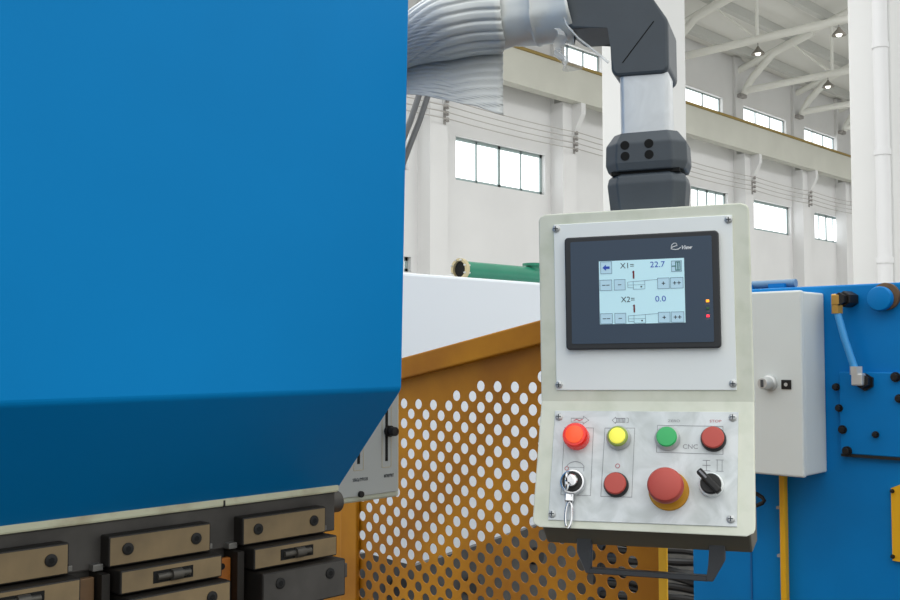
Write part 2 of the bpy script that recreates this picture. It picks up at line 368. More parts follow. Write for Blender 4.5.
# ================================================================== BLUE NEIGHBOUR MACHINE
XB = 2.2
mf = thing('blue_machine', 'blue painted machine side plate filling the right edge', 'machine', (XB, .9, 0))
zt2 = at_X(860, 284, XB).z
B().box(XB, XB+.05, .35, 1.317, 0, zt2, .004).build('side_plate', 'blue2', mf)
B().box(XB+.05, XB+.75, .38, 1.29, 0, zt2-.03).build('machine_body', 'blue2', mf)
sy = YonX(748, XB); B().box(XB-.002, XB+.001, sy-.002, sy+.002, .2, at_X(748, 500, XB).z).build('seam', 'seamblue', mf)
# round bar along the top
yA, yB = YonX(797, XB+.08), YonX(756, XB+.08)
zb = at_X(780, 284, XB+.08).z
B().cyl((XB+.08, yA, zb), (XB+.08, yB+.12, zb), .010, n=16).build('top_bar', 'dullblue', mf, smooth=True)
B().box(XB+.06, XB+.10, yA+.02, yA+.06, zt2-.04, zb).box(XB+.06, XB+.10, yB, yB+.04, zt2-.04, zb).build('bar_bracket', 'blue2', mf)
# bolted cover plate
c0 = at_X(839, 384, XB); c1 = at_X(847, 458, XB); c2 = at_X(840, 377, XB)
cz1 = at_X(870, 372, XB).z; cz0 = at_X(870, 455, XB).z; cy1 = YonX(837, XB)+.01; cy0 = .50
B().box(XB-.010, XB, cy0, at_X(845, 450, XB).y+.006, cz0, cz1, .002).build('cover_plate', 'blue2', mf)
B().box(XB-.012, XB, cy0, at_X(845, 450, XB).y+.004, cz0-.006, cz0).build('gasket', 'black', mf)
def hexbolt(X, px, py, r, par, nm='bolt', m='bolt', d=.012):
    p = at_X(px, py, X); B().cyl((p.x, p.y, p.z), (p.x-d*.35, p.y, p.z), r*1.1, n=20).cyl((p.x-d*.3, p.y, p.z), (p.x-d, p.y, p.z), r*.85, n=6, bev=.001).build(nm, m, par)
for px, py, r in [(836.5, 387, .0075), (839.5, 408, .0075), (843, 429.5, .0085), (847.5, 451, .0095), (896, 377, .0095), (899.5, 398.5, .008), (876, 434.5, .0065)]:
    hexbolt(XB-.010 if px > 843 else XB-.009, px, py, r, mf)
# pin with brown end
p = at_X(884, 299, XB)
B().cyl((XB, p.y-.006, p.z+.005), (XB-.010, p.y-.006, p.z+.005), .029, n=28).build('pin_collar', 'brown', mf, 'brown worn collar')
B().cyl((XB-.01, p.y, p.z), (XB-.03, p.y, p.z), .026, n=28, bev=.004).build('pin', 'blue2', mf, smooth=True)
# yellow plate at the edge
y1 = YonX(889, XB); za = at_X(893, 486, XB).z; zb_ = at_X(893, 560, XB).z
yp = B().prism([(XB-.008, y1, zb_), (XB-.008, y1, za-.004), (XB-.008, y1-.025, za+.008), (XB-.008, y1-.22, za+.012), (XB-.008, y1-.22, zb_-.006)], (.008, 0, 0)).build('plate', 'yellow2', mf, 'yellow bolted plate')
for px, py in [(892.5, 491), (893, 556.5)]: hexbolt(XB-.008, px, py, .004, yp, 'plate_bolt', 'bolt', .008)
# hose with its two fittings
hs = thing('hydraulic_hose', 'short light blue hose with brass and chrome elbows on the blue plate', 'hose', (XB-.03, YonX(850, XB), at_X(850, 340, XB).z))
hx = XB-.035
pt, pb2 = at_X(837, 308, hx), at_X(856, 372, hx)
mid = (pt+pb2)/2 + V((-.003, .002, 0))
B().tube([pt, (pt*3+mid)/4+V((-.001, .001, 0)), mid, (pb2*3+mid)/4, pb2], .0078, 14).build('tube', 'bluehose', hs, smooth=True)
e = at_X(838, 300, hx); e2 = at_X(843, 299, hx)
B().box(e.x-.012, e.x+.012, e.y-.011, e.y+.011, e.z-.012, e.z+.013, .003).cyl((pt.x, pt.y, pt.z-.012), (pt.x, pt.y, pt.z+.012), .0125, n=6).build('brass_elbow', 'brass', hs, 'brass elbow')
B().cyl((e2.x, e2.y, e2.z), (e2.x+.035, e2.y-.006, e2.z), .0175, n=6, bev=.002).cyl((e2.x-.012, e2.y+.004, e2.z), (e2.x+.03, e2.y, e2.z), .014, n=6).build('black_nut', 'bolt', hs)
e = at_X(858, 378, hx); e2 = at_X(866, 382, XB-.01)
B().cyl((pb2.x, pb2.y, pb2.z-.006), (pb2.x, pb2.y, pb2.z+.012), .0135, n=6).box(e.x-.011, e.x+.011, e.y-.013, e.y+.011, e.z-.016, e.z+.010, .003).build('chrome_elbow', 'steel', hs, 'bright steel elbow')
B().cyl((e.x, e.y-.008, e.z-.006), (XB-.012, e2.y, e2.z), .015, n=6).cyl((XB-.018, e2.y, e2.z), (XB-.0101, e2.y, e2.z), .019, n=6).build('swivel_nut', 'bolt', hs)

# cabinet
XC = 2.08
k0 = at_X(803, 478, XC); k1 = at_X(801.5, 290, XC)
cyr = (k0.y+k1.y)/2; cz0, cz1 = k0.z, k1.z; cyl_ = cyr+.30
cbn = thing('electrical_cabinet', 'pale grey electrical cabinet with rotary switch on the blue machine', 'cabinet', (2.15, cyr+.15, cz0))
B().box(XC+.016, XB, cyr+.002, cyl_-.002, cz0+.002, cz1-.002, .004).build('cabinet_body', 'cab', cbn)
dr = B().box(XC, XC+.016, cyr, cyl_, cz0, cz1, .004).build('door', 'cab', cbn)
p = at_X(770, 383, XC)
def knob_lathe(prof, p, m, par, nm, lab=None):
    return B().lathe(prof, (0, 0, 0), 28, M4.Translation(p) @ M4.Rotation(R(-90), 4, 'Y')).build(nm, m, par, lab, smooth=True)
knob_lathe([(.0175, 0), (.0175, .006), (.0165, .008), (.0135, .010), (.0128, .033), (.011, .036)], p, 'steel', dr, 'rotary_switch', 'grey rotary switch')
B().box(p.x-.039, p.x-.034, p.y-.003, p.y+.003, p.z-.008, p.z+.008, .001).build('switch_grip', 'handle', dr)
p = at_X(786.5, 384.5, XC)
B().box(XC-.003, XC+.002, p.y-.011, p.y+.011, p.z-.010, p.z+.010, .001).build('switch_label', 'bolt', dr, 'black square label'); 
B().cyl((XC-.0042, p.y, p.z), (XC-.0025, p.y, p.z), .004, n=16).build('lock', 'steel', dr)
# yellow conduit below
Xd = XB-.018
ya, yb = YonX(776.5, Xd), YonX(782, Xd)
cd = thing('cable_conduit', 'thin yellow conduit dropping from the grey cabinet', 'conduit', (Xd, (ya+yb)/2, 0))
B().box(XB-.020, XB-.001, yb, ya, .02, cz0-.001, .003).build('trunking', 'yellow2', cd)
for py in (508, 556):
    z = at_X(779, py, Xd).z; B().box(XB-.017, XB-.001, yb+.001, ya+.008, z-.003, z+.003).build('clip', 'ins', cd)
q = at_X(763, 499, XB-.05)
loop = [(XB-.05, q.y+.075, cz0-.002), (XB-.05, q.y+.06, q.z+.03)]
for k in range(9):
    u = k/8; loop.append((XB-.05, q.y+.055-.058*math.sin(math.pi*u), q.z+.022-.05*u))
loop += [(XB-.05, q.y+.085, q.z-.034), (XB-.05, q.y+.13, q.z-.036)]
tag(B().tube(loop, .0045, 10).build('cable', 'black', smooth=True), 'looped black cable just under the grey cabinet', 'cable')
# black hoses between guard and blue plate
XH = 2.30
zh = at_X(680, 552, XH).z
for k in range(7):
    z = zh - .0235*k; pts = []
    for q_ in range(13):
        u = q_/12; pts.append((XH+.008*math.sin(u*6+k*2), 1.325+.33*u, z+.004*math.sin(u*9+k*1.3)))
    lab = ['topmost', 'second from top', 'third from top', 'fourth from top', 'fourth from bottom', 'second from bottom', 'lowest'][k]
    tag(B().tube(pts, .0098, 10).build('rubber_hose', 'black', smooth=True), 'black hose stacked between yellow guard edge and blue plate, '+lab, 'hose', 'black hoses between guard and blue plate')
tag(B().box(2.27, 2.38, 1.665, 1.72, 0, zh+.03).build('hose_post', 'darksteel'), 'dark steel post behind the guard holding the stacked black hoses', 'post')

# ================================================================== YELLOW GUARD
XG = 1.45
gd = thing('safety_guard', 'yellow perforated side guard with a sloping top rail', 'guard', (XG, 1.3, 0))
P = .0430; Q = .0408; HR = .0104; Y0h = 1.5405; Z0h = -.1082
Yf, Yrr = .931, 1.80
def ztop(y): return -.0186 + (1.55-y)*.192
g = B()
bm = g.bm
ZLOW = -.62
def hole_ok(y, z):
    if z < -.55 or y < .962 or y > 1.69: return False
    if z > -.03: return y < 1.13
    if z > -.05: return y < 1.20
    if z > -.0745: return y < 1.34
    if z > -.097: return y < 1.40
    if z > -.28: return y < 1.56
    return y < 1.68
NS = 24
i0, i1 = int((Yf-Y0h)/(P/2))-2, int((Yrr-Y0h)/(P/2))+2
j0, j1 = int((ZLOW-Z0h)/(Q/2))-2, int((.15-Z0h)/(Q/2))+2
for i in range(i0, i1+1):
    for j in range(j0, j1+1):
        if (i+j) % 2: continue
        y, z = Y0h+i*P/2, Z0h+j*Q/2
        d = [(P/2, 0), (0, Q/2), (-P/2, 0), (0, -Q/2)]
        if not hole_ok(y, z):
            bm.faces.new([bm.verts.new((XG, y+a_, zz(z+b_))) for a_, b_ in d]); continue
        ring = []; out = []
        for k in range(NS):
            a_ = 2*math.pi*k/NS; ring.append(bm.verts.new((XG, y+HR*math.cos(a_), zz(z+HR*math.sin(a_)))))
            sgm, u = divmod(k, NS//4); u /= NS//4; p_, q_ = d[sgm], d[(sgm+1) % 4]
            out.append(bm.verts.new((XG, y+p_[0]+(q_[0]-p_[0])*u, zz(z+p_[1]+(q_[1]-p_[1])*u))))
        for k in range(NS): bm.faces.new((ring[k], out[k], out[(k+1) % NS], ring[(k+1) % NS]))
def cut(co_, no_):
    bmesh.ops.bisect_plane(bm, geom=bm.verts[:]+bm.edges[:]+bm.faces[:], dist=1e-6, plane_co=co_, plane_no=no_, clear_outer=True)
cut((XG, Yf, 0), (0, -1, 0)); cut((XG, Yrr, 0), (0, 1, 0)); cut((XG, 0, zz(ZLOW)), (0, 0, -1)); cut((XG, 1.55, zz(ztop(1.55))-.01), (0, .192, 1))
bmesh.ops.remove_doubles(bm, verts=bm.verts, dist=2e-5)
sheet = g.build('perforated_sheet', 'yellow', gd)
md = sheet['o'].modifiers.new('thick', 'SOLIDIFY'); md.thickness = .002; md.offset = 0
# top rail, front post, rear post, lower sheet
def barYZ(ya, za, yb_, zb2, w, x0, x1): 
    return [(x0, ya, zz(za)), (x0, yb_, zz(zb2)), (x0, yb_, zz(zb2-w)), (x0, ya, zz(za-w))], (x1-x0, 0, 0)
pp, ee = barYZ(Yf-.002, ztop(Yf), Yrr+.01, ztop(Yrr+.01), .043, XG-.022, XG+.02)
B().prism(pp, ee, .003).build('top_rail', 'yellow', gd)
B().box(XG-.002, XG+.002, Yf-.016, Yf, 0, zz(ztop(Yf))-.044, .001).build('front_post', 'yellow2', gd)
yr0, yr1 = YonX(357, 1.438), YonX(341, 1.438)
B().box(1.438, XG-.0015, yr0, yr1, 0, zz(ztop(yr1)-.05), .003).build('rear_post', 'yellow', gd)
B().box(XG-.001, XG+.001, Yf, Yrr, .05, zz(ZLOW)).build('lower_sheet', 'yellow', gd)

# ================================================================== PRESS BRAKE
pbk = thing('press_brake', 'blue press brake with steel tool clamps along its lower edge', 'machine', (.3, 1.15, 0))
YR0 = 1.0
YC = 1.138
e = at_Y(401, 389.5, YR0); XE = e.x; zf = e.z
zb = at_Y(338.5, 486, YC).z; XE2 = at_Y(339, 486, YC).x
ztp = zz(.95); XL = -.5
TH = .006
prof = [(YR0, ztp), (YR0, zf+.004), (YR0+.0006, zf+.0015), (YR0+.0018, zf-.0012), (YR0+.0036, zf-.0036), (YC, zb)]
g = B(); L0, L1 = [], []
for (y, z) in prof:
    xr = XE+.0235*max(0, z-zf) + (XE2-XE)*max(0, (zf-z)/(zf-zb))
    L0.append(g.bm.verts.new((XL, y, z))); L1.append(g.bm.verts.new((xr, y, z)))
for i in range(len(prof)-1): g.bm.faces.new((L0[i], L0[i+1], L1[i+1], L1[i]))
g.bm.normal_update()
for f_ in g.bm.faces:
    if f_.normal.y > 0: f_.normal_flip()
rc = g.build('ram_cover', 'blue', pbk, smooth=False, recalc=False)
md = rc['o'].modifiers.new('thick', 'SOLIDIFY'); md.thickness = TH; md.offset = -1
# cream edge of the ram plate and the steel beam below
zc0 = at_Y(334, 492, YC+.003).z
B().box(XL, XE2-.001, YC-.002, YC+.022, zc0, zb+.010, .003).build('edge_strip', 'creamworn', pbk, 'cream strip under the blue cover')
jx = XonY(225, YC); B().box(jx-.0012, jx+.0012, YC-.003, YC, zc0, zb).build('strip_joint', 'bolt', pbk)
zbm = zc0-.055
B().box(XL, XE2-.004, YC+.004, YC+.07, zbm, zc0, .002).build('ram_beam', 'darksteel', pbk)
B().box(XL, XE2-.03, YC+.012, YC+.06, zbm-.09, zbm).build('tool_rail', 'darksteel', pbk)
p = at_Y(343, 502, YC+.01)
B().cyl((XE2-.03, p.y+.012, p.z), (XE2+.016, p.y+.012, p.z), .0155, n=24, bev=.002).build('end_pin', 'darksteel', pbk, smooth=True)
# tool clamps
YA, YB_, YD = 1.122, 1.105, 1.092
x_first = XonY(112, YA); wA = XonY(213, YA)-x_first; pitch = XonY(244.4, YA)-x_first
zA1 = at_Y(112, 536.5, YA).z; zA0 = at_Y(112, 567.5, YA).z
zB1 = at_Y(124, 570.7, YB_).z; zB0 = at_Y(124, 595, YB_).z; xB = XonY(124, YB_)-x_first
zD1 = at_Y(271, 572.5, YD).z; xD = XonY(133, YD)-x_first
MT['clampdark'] = mat('clamp_shade_black', srgb(38, 34, 30), .55, .2, noise=.3, nscale=20)  # shade under the ram cover, put into the clamp colour
def shade_sides(d):
    """front face keeps its steel tone; the other faces get shade as colour"""
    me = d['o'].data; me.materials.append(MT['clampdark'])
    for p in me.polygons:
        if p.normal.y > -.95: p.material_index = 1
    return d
def socket(x, y, z, par, r=.0072):
    s_ = B().cyl((x, y+.004, z), (x, y-.0018, z), r, n=24, bev=.0006).build('bolt', 'bolt', par, smooth=True)
    B().cyl((x, y-.0016, z), (x, y-.0022, z), r*.5, n=6).build('hex_socket', 'hollow', s_)
for k in (-1, 0, 1):
    x0 = x_first+pitch*k
    up = shade_sides(B().box(x0, x0+wA, YA, YC+.006, zA0, zA1, .002, 2).build('clamp_block', 'clamp', pbk))
    for u in (.175, .845): socket(x0+wA*u, YA, (zA0+zA1)/2+.001, up)
    w2 = shade_sides(B().box(x0+xB, x0+xB+wA, YB_, YC+.012, zB0, zB1, .002, 2).build('wedge_block', 'clamp', pbk))
    xm = x0+xB+wA*.5; zm = (zB0+zB1)/2
    w3 = B().box(xm-.027, xm+.027, YB_-.0006, YB_+.004, zm-.0072, zm+.0072, .0003).build('adjuster_slot', 'hollow', w2)
    B().cyl((xm-.022, YB_-.001, zm), (xm+.022, YB_-.001, zm), .0042, n=14).cyl((xm-.004, YB_-.002, zm), (xm+.010, YB_-.002, zm), .0068, n=14).build('adjuster_screw', 'screwdark', w2, smooth=True)
    lw = shade_sides(B().box(x0+xD, x0+xD+wA, YD, YC+.012, zD1-.05, zD1, .002, 2).build('lower_clamp', 'darksteel' if k == 1 else 'clamp', pbk))
    for u in (.2, .8): socket(x0+xD+wA*u, YD, zD1-.016, lw)
    B().box(x0+wA+.0005, x0+wA+.008, YA+.008, YC+.008, zA0+.001, zA0+.008, .001).build('spacer', 'slotsteel', pbk, 'bare steel spacer')
    B().box(x0-.014, x0-.001, YA+.010, YC+.006, zA0-.004, zA0+.004, .001).build('spacer', 'slotsteel', pbk, 'bare steel spacer')
    B().box(x0-.010, x0+.0, YC-.02, YC+.012, zD1-.05, zA0-.006).build('tool_shank', 'clampdark', pbk)
    if k == 1:
        gt = B().box(x0-.030, x0-.011, YC-.006, YC+.002, zD1-.06, zA0-.014, .001).build('guide_tab', 'orange', pbk, 'rusty orange tab in the clamp gap')
        for dz in (.010, .030): B().cyl((x0-.024, YC-.0065, zA0-.014-dz), (x0-.024, YC-.003, zA0-.014-dz), .0042, n=14).build('tab_hole', 'hollow', gt)
    else:
        B().box(x0-.040, x0-.012, YC-.006, YC+.002, zD1-.06, zA0-.010, .001).build('guide_tab', 'brown', pbk, 'brown tab in the clamp gap')
px0 = x_first+pitch+xD+wA
B().box(px0-.001, px0+.014, YD+.012, YD+.05, zD1-.03, zD1-.010, .002).build('end_stop', 'darksteel', pbk)
# orange carrier behind the clamp gaps
oc = B().box(-.3, XE2-.06, YC+.10, YC+.12, zz(-.60), zA0+.004).build('carrier_plate', 'orange', pbk, 'rusty orange plate behind the clamps')
# body hidden behind the cover, bed to the floor
B().box(XL, XE-.045, YC+.07, YC+.20, zc0+.002, ztp).build('ram_body', 'blue2', pbk)
B().box(XL, XE-.02, YC+.02, YC+.14, 0, zz(-.60)).build('lower_bed', 'blue2', pbk)
B().box(XL, XL+.2, YC+.13, YC+.5, 0, ztp).build('side_frame', 'blue2', pbk)
# scale plate
YS = 1.25
xs1 = at_Y(400, 440, YS).x; zs0 = at_Y(372, 500.5, YS).z; xs0 = XonY(322, YS); zs1 = zz(.06)
sp = B().box(xs0, xs1, YS, YS+.05, zs0, zs1, .006, 3).build('scale_housing', 'cream', pbk, 'cream housing with scale plate')
B().box(xs0+.004, xs1-.007, YS-.003, YS, zs0+.010, zs1-.01, .001).build('scale_plate', 'scale', sp, 'white plate with two slots, its shade painted in as grey')  # white plate; the shade on it is put into its grey colour
FS = M4.Translation((0, YS-.003, 0)) @ M4.Rotation(R(90), 4, 'X')       # local x -> X, local y -> Z, z -> -Y
s1 = at_Y(358.5, 464, YS-.003); s2 = at_Y(386.5, 461, YS-.003); s2t = at_Y(386.5, 405, YS-.003)
for s_ in (s1, s2):
    B(FS).box(s_.x-.0028, s_.x+.0028, s_.z, s2t.z+.05, -.001, .0005).build('slot', 'hollow', sp)
    B(FS).strip([(s_.x-.010, s2t.z+.05), (s_.x-.010, s_.z-.010), (s_.x+.010, s_.z-.010), (s_.x+.010, s2t.z+.05)], .0008, .0004).build('slot_outline', 'gold', sp)
t1 = at_Y(359, 479.5, YS); t2 = at_Y(387.5, 475.5, YS)
B(FS).text('STROL/TYFOOR', t1.x, t1.z, .0072, .0005, sx=.62, bold=.0002).build('lettering', 'ink', sp)
B(FS).text('MTRE/TRIT', t2.x, t2.z, .0072, .0005, sx=.62, bold=.0002).build('lettering', 'ink', sp)
p = at_Y(359, 494, YS)
B().cyl((p.x, YS-.008, p.z), (p.x, YS-.002, p.z), .0052, n=16, bev=.001).build('plate_screw', 'bolt', sp)
p = at_Y(388, 431, YS-.003)
kn = B().cyl((p.x, YS+.002, p.z), (p.x, YS-.022, p.z), .0075, n=20, bev=.001).cyl((p.x, YS-.010, p.z), (p.x, YS-.004, p.z), .0092, n=20).build('clamp_knob', 'bolt', sp, 'black knob', smooth=True)

# ================================================================== CONTROL PANEL
dpt = 1.36139945; pc = ray(641.702068, 291.817819)*dpt + V((0, 0, EYE))
pr = V((.41621459, -.90918785, .011953)); pu = V((.00107306, .0136369, .99990644)); pn = V((-.90926578, -.41616283, .00665149))
FU = M4((( pr.x, pu.x, pn.x, pc.x), (pr.y, pu.y, pn.y, pc.y), (pr.z, pu.z, pn.z, pc.z), (0, 0, 0, 1)))     # x right, y up, z to viewer
FL = FU @ M4.Translation((0, -.146, 0)) @ M4.Rotation(R(-20), 4, 'X')                                        # lower, tilted face
cp = thing('control_panel', 'cream pendant control box with touch screen and push buttons', 'control box', FU @ V((0, -.33, -.05)))
def outline(hw, y0, y1, r=.010):
    pts = []
    for cx_, cy_, a0 in ((hw-r, y1-r, 0), (-hw+r, y1-r, 90), (-hw+r, y0+r, 180), (hw-r, y0+r, 270)):
        for k in range(5): a_ = R(a0+k*22.5); pts.append((cx_+r*math.cos(a_), cy_+r*math.sin(a_), 0))
    return pts
# front door: one bent sheet
ct, st = math.cos(R(20)), math.sin(R(20))
g = B(FU); hw = .1405; rr = .010
def bend(x, y, z=0):      # follows the sheet over its bend at y = -.146
    if y >= -.146: return V((x, y, z))
    d = -.146-y; return V((x, -.146-d*ct+z*-st*0+z*(-st), d*st+z*ct))
ys = [.1118, .1088, .1048, .1018, .05, 0, -.05, -.10, -.146, -.19, -.23, -.27, -.306, -.310, -.314, -.3185]
def hwid(y):
    for yc, s_ in ((.1018, 1), (-.3085, -1)):
        dd = (y-yc)*s_
        if dd > 0: return hw-rr+math.sqrt(max(0, rr*rr-min(dd, rr)**2))
    return hw
front = [[g.bm.verts.new(bend(s_*hwid(y), y)) for s_ in (-1, 1)] for y in ys]
back = [[g.bm.verts.new(bend(s_*hwid(y), y, -.016)) for s_ in (-1, 1)] for y in ys]
for i in range(len(ys)-1):
    g.bm.faces.new((front[i][0], front[i+1][0], front[i+1][1], front[i][1])); g.bm.faces.new((back[i][0], back[i][1], back[i+1][1], back[i+1][0]))
    for s_ in (0, 1): g.bm.faces.new((front[i][s_], back[i][s_], back[i+1][s_], front[i+1][s_]))
for i in (0, len(ys)-1): g.bm.faces.new((front[i][0], front[i][1], back[i][1], back[i][0]))
bmesh.ops.recalc_face_normals(g.bm, faces=g.bm.faces)
es = [e_ for e_ in g.bm.edges if len(e_.link_faces) == 2 and e_.calc_face_angle(0) > R(70)]
bmesh.ops.bevel(g.bm, geom=es, offset=.0018, segments=2, profile=.5, affect='EDGES')
g.build('front_door', 'dirty', cp)
# body behind
sidep = [(-.135, .107, -.017), (-.135, -.149, -.017), (-.135, -.296, .036), (-.135, -.303, .040), (-.135, -.337, .002), (-.135, -.341, -.10), (-.135, .107, -.10)]
B(FU).prism(sidep, (.269, 0, 0), .003).build('box_body', 'umber', cp, 'darker umber box behind the door')  # whole box in a darker umber than the door
# upper plate, touch screen
B(FU).prism([(x, y, 0) for x, y in [(-.1185, .0965), (.1195, .0965), (.1195, -.131), (-.1185, -.131)]], (0, 0, .002), .0006, 1).build('screen_plate', 'white', cp)
def pscrew(fr, x, y, z, r=.0052):
    s_ = B(fr).lathe([(r, 0), (r, .0012), (r*.7, .0028), (r*.3, .0033)], (x, y, z), 18).build('screw', 'steel', cp, smooth=True)
    B(fr).box(x-r*.6, x+r*.6, y-.0006, y+.0006, z+.003, z+.0036).box(x-.0006, x+.0006, y-r*.6, y+r*.6, z+.003, z+.0036).build('cross_slot', 'ink', s_)
for x, y in [(-.1150, .0905), (.1147, .0905), (-.1145, -.1235), (.1150, -.1225)]: pscrew(FU, x, y, .002)
ts = B(FU).prism(outline(.102, -.0765, .0765, .005), (0, 0, .0105), .0018, 2).build('touch_screen', 'bezel', cp, 'dark framed touch screen')
Fz = FU @ M4.Translation((0, 0, .0105))
B(Fz).prism(outline(.0935, -.0685, .0700, .002), (0, 0, .0008)).build('face', 'navy', ts, 'slate blue screen surround')
Fz = Fz @ M4.Translation((0, 0, .0008))
B(Fz).prism([(x, y, 0) for x, y in [(-.0548, .0420), (.0578, .0420), (.0578, -.0428), (-.0548, -.0428)]], (0, 0, .0004)).build('display', 'lcd', ts, 'lit pale blue display')
# logo
lg = B(Fz); ep = []
for k in range(25):
    u = k/24; a_ = R(200+u*0)
for k in range(20):
    a_ = R(-10+k*16); rr_ = .0034+.0004*k/20; ep.append((.0455+rr_*math.cos(a_)*1.0+.0010*math.sin(a_), .0580+rr_*math.sin(a_)*1.15))
lg.strip([(.0415, .0545), (.0435, .0572), (.0480, .0584)] + ep[1:17] + [(.0475, .0535), (.0510, .0540), (.0535, .0560)], .0010, .0005)
lg.text('View', .0608, .0556, .0072, .0005, shear=.35, sx=.95, bold=.00015).build('logo', 'inkwhite', ts, 'white script logo')
for y, m in ((-.0153, 'ledo'), (-.025, 'ledg'), (-.0348, 'ledr')):
    B(Fz).box(.0845, .0885, y-.0017, y+.0017, 0, .0008, .0004).build('indicator_led', m, ts)
lb = B(Fz)
for y, s_ in ((-.0196, 'PWR'), (-.0292, 'CPU'), (-.0390, 'COM')): lb.text(s_, .0865, y, .0026, .0003)
lb.build('led_lettering', 'inkgrey', ts)
Fd = Fz @ M4.Translation((0, 0, .0004))
def skey(x0, x1, y0, y1, sym, m='ink', size=.008):
    B(Fd).box(x0, x1, y0, y1, 0, .0003).build('soft_key', 'key', ts)
    e_ = B(Fd).strip([(x0, y0), (x1, y0), (x1, y1), (x0, y1)], .0006, .0006, closed=True); e_.build('key_outline', 'keyedge', ts)
    cx_, cy_ = (x0+x1)/2, (y0+y1)/2; s_ = B(Fd)
    for i, ch in enumerate(sym):
        xx_ = cx_+(i-(len(sym)-1)/2)*.0055
        s_.strip([(xx_-.0018, cy_), (xx_+.0018, cy_)], .0009, .0007)
        if ch == '+': s_.strip([(xx_, cy_-.0018), (xx_, cy_+.0018)], .0009, .0007)
    if sym: s_.build('key_symbol', m, ts)
for y0, y1 in ((.0026, .0166), (-.0421, -.0285)):
    skey(-.0537, -.0377, y0, y1, '--'); skey(-.0345, -.0198, y0, y1, '-'); skey(.0230, .0382, y0, y1, '+'); skey(.0398, .0560, y0, y1, '++')
skey(-.0523, -.0374, .0252, .0411, '')
B(Fd).prism([(x, y, 0) for x, y in [(-.0498, .0331), (-.0452, .0372), (-.0452, .0348), (-.0402, .0348), (-.0402, .0314), (-.0452, .0314), (-.0452, .0290)]], (0, 0, .0007)).build('arrow_symbol', 'inkblue', ts)
skey(.0415, .0545, .0246, .0385, '')
B(Fd).strip([(.0470, .0262), (.0470, .0370), (.0525, .0370), (.0525, .0262)], .0012, .0007, closed=True).strip([(.0498, .0272), (.0498, .0360)], .0016, .0007).strip([(.0424, .0317), (.0460, .0317)], .0014, .0007).build('exit_symbol', 'inkteal', ts)
B(Fd).text('X1=', -.0167, .0345, .0105, .0004, sx=1.0).text('X2=', -.0165, -.0107, .0105, .0004, sx=1.0).build('axis_lettering', 'ink', ts)
B(Fd).text('22.7', .0232, .0345, .0108, .0004, sx=1.05).build('value_digits', 'inkblue', ts, 'blue digits')
B(Fd).text('0.0', .0264, -.0110, .0108, .0004, sx=1.1).build('value_digits', 'inkblue', ts, 'blue digits')
for dy in (0, -.0450):
    B(Fd).strip([(-.0084, .0262+dy), (-.0084, .0182+dy)], .0021, .0005).strip([(-.0096, .0260+dy), (-.0084, .0270+dy)], .0012, .0005).build('tool_mark', 'inkred', ts, 'dark red pointer')
    B(Fd).strip([(-.0164, .0128+dy), (.0226, .0150+dy)], .0005, .0004).strip([(-.0164, .0128+dy), (-.0164, .0055+dy), (-.0090, .0050+dy)], .0005, .0004).strip([(-.0090, .0132+dy), (-.0090, .0030+dy), (.0062, .0030+dy), (.0062, .0138+dy)], .0005, .0004).strip([(-.0164, .0088+dy), (.0060, .0088+dy)], .0004, .0004).build('gauge_lines', 'keyedge', ts)
    B(Fd).box(.0005, .0025, .0052+dy, .0070+dy, 0, .0005).build('gauge_dot', 'ink', ts)
# lower button plate
B(FL).prism([(x, y, 0) for x, y in [(-.1198, -.0140), (.1212, -.0140), (.1192, -.1610), (-.1192, -.1625)]], (0, 0, .0016), .0005, 1).build('button_plate', 'silver', cp, 'scuffed silver button plate')
for x, y in [(-.1135, -.0229), (.1140, -.0217), (-.1140, -.1545), (.1116, -.1518)]: pscrew(FL, x, y, .0016)
FB = FL @ M4.Translation((0, 0, .0016))
ol = B(FB); w_ = .0006
for q in ([(-.1048, -.0377), (-.0656, -.0377), (-.0648, -.1288), (-.1040, -.1288)], [(-.0501, -.0377), (-.0107, -.0372), (-.0112, -.1288), (-.0512, -.1292)], [(.0189, -.0331), (.1019, -.0335), (.1021, -.0702), (.0185, -.0690)]): ol.strip(q, w_, .0003, closed=True)
ol.build('group_outline', 'inkgrey', cp)
def sym(fn, lab, m='inkgrey'):
    b_ = B(FB); fn(b_); b_.build('printed_symbol', m, cp, lab)
def _a(b_): b_.strip([(-.0965, -.0245), (-.0800, -.0245), (-.0800, -.0215), (-.0725, -.0270), (-.0800, -.0325), (-.0800, -.0298), (-.0965, -.0298)], .0006, .0003, closed=True)
sym(_a, 'outlined arrow pointing right')
def _b(b_):
    b_.strip([(-.0410, -.0268), (-.0365, -.0225), (-.0365, -.0240), (-.0240, -.0240), (-.0240, -.0295), (-.0365, -.0295), (-.0365, -.0312)], .0006, .0003, closed=True)
    for k in range(6): b_.strip([(-.0350+.0019*k, -.0246), (-.0350+.0019*k, -.0290)], .0008, .0003)
    b_.strip([(-.0215, -.0235), (-.0195, -.0240), (-.0195, -.0295), (-.0215, -.0300)], .0006, .0003)
sym(_b, 'hatched arrow pointing left')
B(FB).text('CNC', .0613, -.0612, .0085, .0003, sx=1.05).build('panel_lettering', 'inkgrey', cp, 'grey letters between the green and red buttons')
B(FB).text('ZERO', .0400, -.0270, .0048, .0003, sx=1.3).build('panel_lettering', 'inkgrey', cp, 'small grey letters above the green button')
B(FB).text('STOP', .0925, -.0268, .0048, .0003, sx=1.3).build('panel_lettering', 'inkpink', cp, 'small reddish letters above the red button')
def _c(b_):
    for q in ([(.0775, -.0785), (.0860, -.0785)], [(.0818, -.0785), (.0818, -.0845)], [(.0770, -.0848), (.0866, -.0848)], [(.0818, -.0848), (.0818, -.0915)], [(.0775, -.0918), (.0862, -.0918)]): b_.strip(q, .0007, .0003)
sym(_c, 'grey ladder symbol above the selector')
